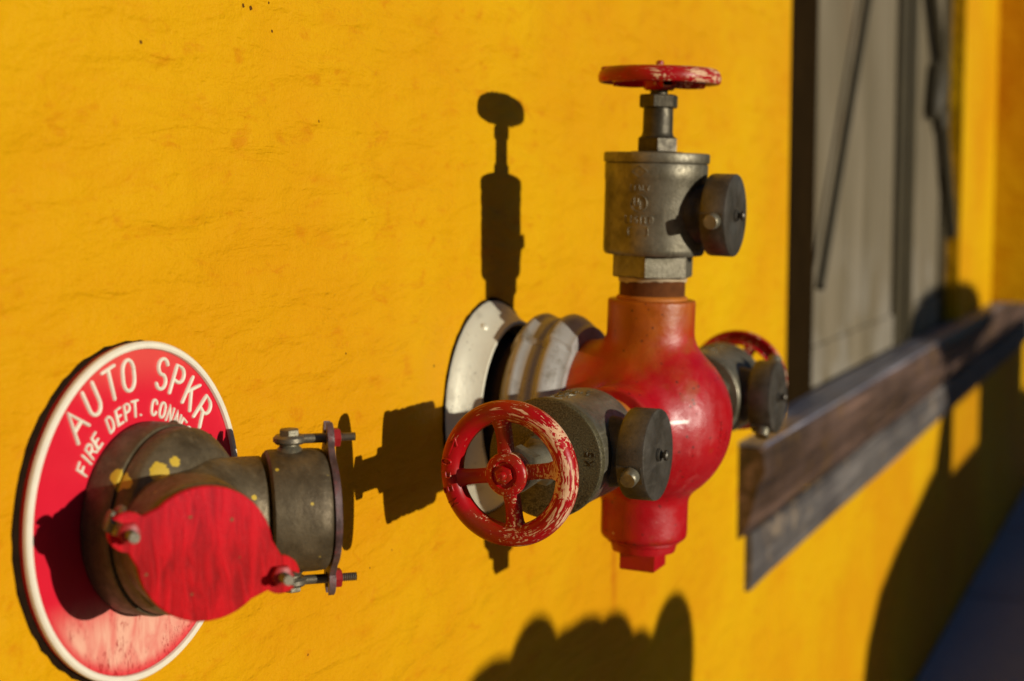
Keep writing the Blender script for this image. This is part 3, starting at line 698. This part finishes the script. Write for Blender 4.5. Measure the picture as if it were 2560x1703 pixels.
# ================================================================= HOSE VALVES
def valve(o, z, x, label, wheel_rot, lug_deg, lidtext, lidmat):
    z = Vector(z).normalized(); x = Vector(x); x = (x-z*x.dot(z)).normalized(); y = z.cross(x)
    t = thing("hose_valve", label, "hose valve", frame_matrix(o, x, y, z), "angle hose valves on the red manifold")
    # threaded nipple
    th = [(0.0362 if i % 2 else 0.0348, 0.128+i*0.00125) for i in range(22)]
    nip = obj("nipple", lathe(th, seg=48), RUST, t)
    obj("rust_bead", lathe([(0.035, 0.1285), (0.0385, 0.1295), (0.0385, 0.1325), (0.036, 0.1345), (0.034, 0.1345)], seg=48, fn=irregular(48, 0.0006, 8)), ORANGE, nip)
    rt_ = random.Random(3); jt = [rt_.uniform(-0.0012, 0.0010)+0.0018*math.sin(k*0.21) for k in range(60)]
    tp = lathe([(0.0367, 0.1500), (0.0370, 0.1515), (0.0370, 0.1545)], seg=60, close=False)
    V = [list(v) for v in tp[0]]
    for i in range(60): V[i][2] += jt[i]
    obj("tape", (V, tp[1]), TAPE, nip)
    obj("hex_collar", hexp(0.0455, 0.154, 0.179, ch=0.0015, rot=R(8)), GREYBR, t)
    for k, ch in enumerate("21/2"):
        a0 = -y if False else None
    bar = obj("barrel", lathe([(0.044, 0.178), (0.0520, 0.1785), (0.0540, 0.181), (0.0545, 0.185), (0.0545, 0.2575), (0.0552, 0.2590), (0.0553, 0.2745), (0.0545, 0.2758)], seg=96), GREYBR, t)
    obj("outlet", lathe([(0.036, 0.030), (0.033, 0.052), (0.0305, 0.056), (0.0305, 0.068)], (0, 0, 0.2232), (1, 0, 0), 48), DARKBR, t)
    lid = obj("lid", lathe([(0.0535, 0.2760), (0.0562, 0.2766), (0.0568, 0.2785), (0.0568, 0.2850), (0.0560, 0.2866), (0.0542, 0.2872), (0.0300, 0.2872), (0.0285, 0.2880), (0.0270, 0.2885)], seg=96), lidmat, t)
    obj("bonnet", join(hexp(0.0235, 0.2875, 0.3040, ch=0.0016, rot=R(20)), lathe([(0.0185, 0.3035), (0.0170, 0.306), (0.0162, 0.309), (0.0160, 0.335)], seg=32)), GREYBR if lidtext else DARKBR, t)
    obj("packing_nut", hexp(0.0212, 0.3345, 0.3490, ch=0.0014, rot=R(5)), GREYBR if lidtext else DARKBR, t)
    obj("stem", lathe([(0.0095, 0.348), (0.0095, 0.360)], seg=24), DARKBR, t)
    # cap on the outlet
    ZC = 0.2232
    def capfn(r, h, tt): return r
    cap = obj("cap", lathe([(0.031, 0.0620), (0.0400, 0.0620), (0.0428, 0.0632), (0.0436, 0.0655), (0.0436, 0.0880), (0.0430, 0.0893), (0.0418, 0.0898), (0.012, 0.0898), (0.0105, 0.0890)], (0, 0, ZC), (1, 0, 0), 96,
              uv=(Vector((0, 1, 0)), Vector((0, 0, 1)), Vector((1, 0, 0)))), CAPBR, t)
    for s_ in (0, 180):
        a_ = R(lug_deg+s_); er = Vector((0, math.cos(a_), math.sin(a_))); et = Vector((0, -math.sin(a_), math.cos(a_)))
        c = Vector((0.0775, 0, ZC))+er*0.041
        obj("lug", join(lathe([(0.0086, 0), (0.0084, 0.0095), (0.0080, 0.0122), (0.0070, 0.0132)], c, er, 24)), GREYBR, cap)
        pad = frame_matrix(Vector((0.0745, 0, ZC)), (1, 0, 0), et, er)
        obj("lug_pad", xf(box(-0.0112, 0.0132, -0.0085, 0.0085, 0.035, 0.0442), pad), CAPBR, cap, smooth=False)
    obj("pin", join(cyl(0.0030, (0.088, 0, ZC), (0.0965, 0, ZC), 16), lathe([(0.0030, 0), (0.0052, 0.0012), (0.0052, 0.0035), (0.0035, 0.0050)], (0.0950, 0, ZC), (1, 0, 0), 18),
        lathe([(0.0065, 0), (0.0060, 0.0022), (0.003, 0.003)], (0.0896, 0, ZC), (1, 0, 0), 18)), CAPBR, cap)
    # cast lettering on both flanks of the barrel
    for side in (-1, 1):
        def on_bar(s, h, up, side=side, r0=0.0545):
            r_ = r0+up; a_ = s/r0
            return Vector((math.sin(a_)*r_*(-side), side*math.cos(a_)*r_, h)) if side == 1 else Vector((math.sin(a_)*r_, -math.cos(a_)*r_, h))
        txt = []
        for i, ch in enumerate("ITALY"): txt.append(glyph(ch, 0.0036, 0.0052, 0.0006, 0.0008, lambda a, b_, c_, i=i, f=on_bar: f((i-2)*0.0048+a, 0.2470+b_, c_)))
        rr_ = 0.0088
        ringp = [(rr_*math.cos(R(k*15)), rr_*math.sin(R(k*15))) for k in range(25)]
        G['ring'] = [ringp]
        txt.append(glyph('ring', 1, 1, 0.0008, 0.0009, lambda a, b_, c_, f=on_bar: f(a, 0.2335+b_, c_)))
        txt.append(glyph('U', 0.006, 0.0075, 0.0008, 0.0009, lambda a, b_, c_, f=on_bar: f(-0.0028+a, 0.2310+b_, c_)))
        txt.append(glyph('L', 0.006, 0.0075, 0.0008, 0.0009, lambda a, b_, c_, f=on_bar: f(0.0032+a, 0.2278+b_, c_)))
        for i, ch in enumerate("LISTED"): txt.append(glyph(ch, 0.0042, 0.0070, 0.0008, 0.0009, lambda a, b_, c_, i=i, f=on_bar: f((i-2.5)*0.0056+a, 0.2130+b_, c_)))
        G['box'] = [[(-.5, 0), (.5, 0), (.5, 1), (-.5, 1), (-.5, 0)]]
        txt.append(glyph('box', 0.022, 0.0085, 0.0007, 0.0009, lambda a, b_, c_, f=on_bar: f(a, 0.2000+b_, c_)))
        G['diamond'] = [[(0, -.5), (.5, 0), (0, .5), (-.5, 0), (0, -.5)]]
        txt.append(glyph('diamond', 0.017, 0.0125, 0.0006, 0.0008, lambda a, b_, c_, f=on_bar: f(a, 0.2668+b_, c_+0.0008)))
        for i, ch in enumerate("21/2"): txt.append(glyph(ch, 0.0050, 0.0095, 0.0007, 0.0010, lambda a, b_, c_, i=i, f=on_bar: f((i-1.5)*0.0058+a, 0.1618+b_, c_-0.0152)))
        obj("cast_lettering", join(*txt), GREYBR, bar)["kind"] = "stuff"
    if lidtext:
        for i, ch in enumerate("K5"):
            # characters read upward on the outlet side of the lid
            def pl(a, b_, up, i=i): return Vector((0.0475+0.0045*0-b_*-1*0-0+b_*0-(-1)*0, 0, 0))
            def pl(a, b_, up, i=i):
                return Vector((0.0440+(-1)*(0)+(-b_)+0.006, -0.0010+(i*0.0078)+a, 0.2872+up))
            obj("letter", glyph(ch, 0.0060, 0.0075, 0.00050, 0.0005, pl), DARKBR, lid)
    # handwheel
    zc = 0.367; Rm = 0.0555
    sec = [(-0.0092, -0.0052), (-0.0098, 0.0), (-0.0085, 0.0048), (-0.0050, 0.0083), (0.0, 0.0098), (0.0050, 0.0086), (0.0085, 0.0052), (0.0100, 0.0), (0.0094, -0.0052), (0.0078, -0.0066), (0.0058, -0.0050), (0.0030, -0.0016), (0.0, -0.0006), (-0.0030, -0.0016), (-0.0056, -0.0050), (-0.0076, -0.0066)]
    V, F = [], []; sg = 120; m = len(sec)
    for i in range(sg):
        a_ = 2*math.pi*i/sg; c_, s_ = math.cos(a_), math.sin(a_)
        for dr, dz in sec: V.append(((Rm+dr)*c_, (Rm+dr)*s_, zc+dz))
    for i in range(sg):
        j = (i+1) % sg
        for k in range(m): F.append((i*m+k, i*m+(k+1) % m, j*m+(k+1) % m, j*m+k))
    wh = obj("handwheel", (V, F), WHEEL, t, sharp=R(60))
    for k in range(4):
        a_ = wheel_rot+k*math.pi/2; er = Vector((math.cos(a_), math.sin(a_), 0)); et = Vector((-math.sin(a_), math.cos(a_), 0))
        V, F = [], []; st = 9
        for q in range(st+1):
            s = q/st; r_ = 0.012+s*(0.0485-0.012)
            wd = 0.0068+0.0014*(abs(s-0.45)/0.55)**2+(0.0035*max(0, (s-0.8)/0.2)**2)
            ztop = zc+0.0075-0.0035*math.sin(s*math.pi)-0.001*s
            zb = zc-0.0105-0.001*math.sin(s*math.pi)
            for cc, hh in ((-1, 0.30), (-0.93, 0.66), (-0.6, 0.93), (0, 1.0), (0.6, 0.93), (0.93, 0.66), (1, 0.30), (0.62, 0.10), (0.50, -1.0), (-0.50, -1.0), (-0.62, 0.10)):
                zz = zc+(ztop-zc)*hh if hh > 0 else zb
                V.append(er*r_+et*(wd*cc)+Vector((0, 0, zz)))
        m2_ = 11
        for q in range(st):
            for i in range(m2_): F.append((q*m2_+i, q*m2_+(i+1) % m2_, (q+1)*m2_+(i+1) % m2_, (q+1)*m2_+i))
        obj("spoke", (V, F), WHEEL, wh, sharp=R(60))
    obj("hub", lathe([(0.0150, zc-0.0135), (0.0180, zc-0.010), (0.0200, zc+0.001), (0.0198, zc+0.0055), (0.0178, zc+0.0086), (0.0122, zc+0.0096), (0.0113, zc+0.0080), (0.0108, zc+0.0078), (0.0045, zc+0.0078)], seg=48), WHEEL, wh, sharp=R(50))
    obj("hub_nut", join(hexp(0.0082, zc+0.0078, zc+0.0130, ch=0.0009, rot=R(12)), lathe([(0.0042, zc+0.013), (0.0040, zc+0.0168), (0.0026, zc+0.0180)], seg=18)), WHEEL, wh)
    for i, (ch, dg) in enumerate(zip("OPEN", (172, 184, 197, 210))):
        a_ = R(dg); er = Vector((math.cos(a_), math.sin(a_), 0)); et = Vector((-math.sin(a_), math.cos(a_), 0))
        def pl(a, b_, up, er=er, et=et):
            dr = 0.0060-b_; dz = 0.0098*math.sqrt(max(0.05, 1-(dr/0.0102)**2))
            return er*(Rm+dr)+et*a+Vector((0, 0, zc+dz+up))+er*(dr/0.0102*up)
        obj("letter", glyph(ch, 0.0068, 0.0088, 0.0008, 0.0013, pl), WHEEL, wh)
    a_ = R(157); er = Vector((math.cos(a_), math.sin(a_), 0)); et = Vector((-math.sin(a_), math.cos(a_), 0))
    G['arrow'] = [[(-1, .5), (.9, .5)], [(-.35, 0), (-1, .5), (-.35, 1)]]
    obj("arrow_mark", glyph('arrow', 0.0085, 0.0080, 0.0008, 0.0008, lambda a, b_, up: er*(Rm+0.004-b_)+et*a+Vector((0, 0, zc+0.0098*math.sqrt(max(.05, 1-((0.004-b_)/0.0102)**2))+up))), WHEEL, wh)
    return t
valve(BC, UPV, (0, -1, 0), "upright grey valve on top of the red manifold, red handwheel level", R(30), 187, False, GREYBR)
valve(BC+Vector((0.006, 0.002, 0)), (-1, 0.014, -0.004), (0, -1, 0), "nearest valve, scratched red four-spoke handwheel facing the viewer", R(8), 108, True, LID)
valve(BC, (1, 0, 0), (0, -1, 0), "far valve behind the red manifold, its handwheel seen from behind", R(20), -35, False, GREYBR)

# ================================================================= STREET SIDE (out of frame, throws the shadows)
LEAF = simple("cactus_green", (0.07, 0.12, 0.04), 0.55, 0, 0.3, 12)
POT = simple("terracotta", (0.30, 0.12, 0.06), 0.8, 0, 0.2, 20)
SOIL = simple("potting_soil", (0.05, 0.03, 0.02), 0.95, 0, 0.4, 60)
cac = thing("potted_cactus", "prickly pear cactus in a terracotta pot on the pavement", "plant", Matrix.Translation((1.569, -2.3, 0)))
obj("pot", lathe([(0.17, -0.005), (0.24, 0.46), (0.27, 0.46), (0.27, 0.53), (0.24, 0.53), (0.23, 0.48), (0.05, 0.48)], seg=40), POT, cac)
obj("soil", lathe([(0.225, 0.44), (0.232, 0.495), (0.1, 0.51)], seg=30), SOIL, cac)
def pad(cx, cz, a, b, tilt, y=0.0, th=0.022):
    V, F = [], []; n1, n2 = 24, 12
    for i in range(n2+1):
        ph = math.pi*i/n2
        for j in range(n1):
            q = 2*math.pi*j/n1
            z_ = math.cos(ph)*b; k = math.sin(ph)*(1+0.18*math.cos(ph))
            x_ = math.cos(q)*a*k; y_ = math.sin(q)*th*math.sin(ph)
            X = x_*math.cos(tilt)+z_*math.sin(tilt); Z = -x_*math.sin(tilt)+z_*math.cos(tilt)
            V.append((cx-1.70+X, y+y_, cz+0.118+Z))
    for i in range(n2):
        for j in range(n1): F.append((i*n1+j, i*n1+(j+1) % n1, (i+1)*n1+(j+1) % n1, (i+1)*n1+j))
    return V, F
for p in ((1.62, 0.56, 0.15, 0.21, -0.2, 0.0), (1.80, 0.56, 0.15, 0.21, 0.3, 0.03), (1.45, 0.72, 0.20, 0.24, -0.8, 0.0), (1.72, 0.82, 0.24, 0.26, 0.05, -0.02), (1.98, 0.72, 0.17, 0.26, 0.5, 0.02), (1.22, 0.86, 0.18, 0.20, -0.9, 0.03),
          (1.50, 0.95, 0.20, 0.17, 0.0, 0.02), (1.05, 1.00, 0.16, 0.17, -0.8, 0.0), (1.20, 1.01, 0.15, 0.15, -0.1, -0.03), (1.35, 1.01, 0.14, 0.15, 0.1, 0.0), (1.487, 1.045, 0.095, 0.13, 0.0, 0.03),
          (1.645, 1.00, 0.145, 0.135, 0.1, 0.0), (1.755, 0.965, 0.12, 0.145, 0.3, 0.03), (1.86, 0.91, 0.12, 0.155, 0.0, -0.04), (1.575, 1.01, 0.11, 0.135, 0.0, -0.05), (2.035, 0.905, 0.125, 0.168, 0.12, 0.0), (2.02, 0.78, 0.13, 0.18, 0.0, 0.03)):
    obj("cactus_pad", pad(*p), LEAF, cac)

CARP = simple("dark_blue_car_paint", (0.02, 0.035, 0.07), 0.25, 0.3, 0.1, 3, 0.02)
RUB = simple("tyre_rubber", (0.02, 0.02, 0.02), 0.8, 0, 0.2, 20)
CHR = simple("alloy", (0.5, 0.5, 0.5), 0.3, 0.9, 0.1, 20)
LAMP = simple("headlight_lens", (0.6, 0.6, 0.6), 0.15, 0, 0.1, 10)
gm = Mat("car_glass"); gm.b.inputs["Alpha"].default_value = 0.08; CARG = gm.out((0.8, 0.85, 0.85), 0.02)
car = thing("car_caster", "unseen car-shaped caster added at the kerb to throw the wall shadow", "car", Matrix.Translation((5.5, -4.5, -0.13)))  # invented caster, outline shaped to throw the right-hand wall shadow
def lp(prof, y0, y1, tuck=0.08):
    m = len(prof); V = []
    zmx = max(p[1] for p in prof); zmn = min(p[1] for p in prof)
    for y, s in ((y0, -1), (y1, 1)):
        for x, z in prof: V.append((x, y-s*tuck*max(0, (z-0.75))/0.9, z))
    F = [(i, (i+1) % m, m+(i+1) % m, m+i) for i in range(m)]+[tuple(range(m)), tuple(m+i for i in range(m))]
    return V, F
# side profile relative to the car's centre, front at -x
hood = [(-2.12, 0.32), (-2.22, 0.50), (-2.22, 0.85), (-2.15, 0.98), (-2.00, 1.08), (-1.77, 1.14), (-1.33, 1.22), (-1.12, 1.26), (-0.68, 1.18), (1.9, 1.18), (2.2, 1.1), (2.25, 0.6), (2.15, 0.32)]
obj("body", lp(hood, -0.9, 0.9), CARP, car, smooth=False)
for y in (0.78,):  # near side only, leaving an opening for the sun patch
    obj("pillar", lp([(-1.10, 1.25), (-0.97, 1.40), (-0.90, 1.54), (-0.68, 1.54), (-0.68, 1.19)], y-0.03, y+0.03, 0), CARP, car, smooth=False)
    obj("side_window", box(-0.675, 0.015, y-0.004, y+0.004, 1.185, 1.435), CARG, car, smooth=False)
    obj("side_panel", box(0.02, 1.70, y-0.03, y+0.03, 1.182, 1.438), CARP, car, smooth=False)
obj("side_rail", lp([(-0.92, 1.44), (-0.90, 1.55), (-0.6, 1.575), (1.2, 1.57), (1.7, 1.54), (1.75, 1.44)], 0.62, 0.82, 0.0), CARP, car, smooth=False)
bag = thing("bag_caster", "unseen bag-shaped caster added above the side rail for the upper wall shadow", "luggage", Matrix.Translation((4.8, -4.0, 1.50)))  # invented caster for the upper blob of the wall shadow
bgf = lambda P: sd_ell(P, (-0.06, 0, 0.125), (0.70, 0.32, 0.125))
obj("bag", sdf_mesh(bgf, (-0.82, -0.36, -0.02), (0.72, 0.36, 0.27), 60), RUB, bag)
for x in (-0.35, 0.3): obj("rack_bar", box(x-0.02, x+0.02, -0.4, 0.4, -0.052, 0.0), RUB, bag, smooth=False)
for x in (-1.38, 1.38):
    for y in (-0.82, 0.82):
        wz = obj("wheel", lathe([(0.20, -0.10), (0.33, -0.11), (0.36, -0.08), (0.36, 0.08), (0.33, 0.11), (0.20, 0.10)], (x, y, 0.36), (0, 1, 0), 40), RUB, car)
        obj("hub_cap", lathe([(0.20, -0.112), (0.20, 0.112)], (x, y, 0.36), (0, 1, 0), 30), CHR, wz)
for y in (-0.62, 0.62): obj("headlight", box(-2.215, -2.13, y-0.17, y+0.17, 0.72, 0.86), LAMP, car, smooth=False)

# unseen houses added to block low sky light, gap left for the sun
BRK = simple("brown_brick", (0.14, 0.06, 0.04), 0.85, 0, 0.3, 4)
WGL = simple("dark_window_glass", (0.02, 0.025, 0.03), 0.1, 0, 0.2, 2)
TRM = simple("stone_trim", (0.3, 0.27, 0.22), 0.8, 0, 0.2, 6)
for k, (xa, xb, h, lab) in enumerate(((-30, -5.2, 8.5, "unseen brick house added across the street to block sky light, left of the sun gap"), (7.6, 34, 9.5, "unseen brick house added across the street to block sky light, right of the sun gap"))):
    hs = thing("sky_block_house", lab, "house", Matrix.Translation(((xa+xb)/2, -13, -0.16)))
    hw = (xb-xa)/2
    obj("wall", box(-hw, hw, -6, 0, 0, h), BRK, hs, smooth=False)
    obj("cornice", box(-hw-0.1, hw+0.1, -6.1, 0.15, h+0.002, h+0.35), TRM, hs, smooth=False)
    for i in range(7):
        for z in (1.2, 4.6):
            wx = -hw+1.7+i*(2*hw-3.4)/6
            wo_ = obj("window", box(wx-0.55, wx+0.55, 0.002, 0.05, z, z+2.0), TRM, hs, smooth=False)
            obj("pane", box(wx-0.47, wx+0.47, 0.052, 0.06, z+0.08, z+1.92), WGL, wo_, smooth=False)
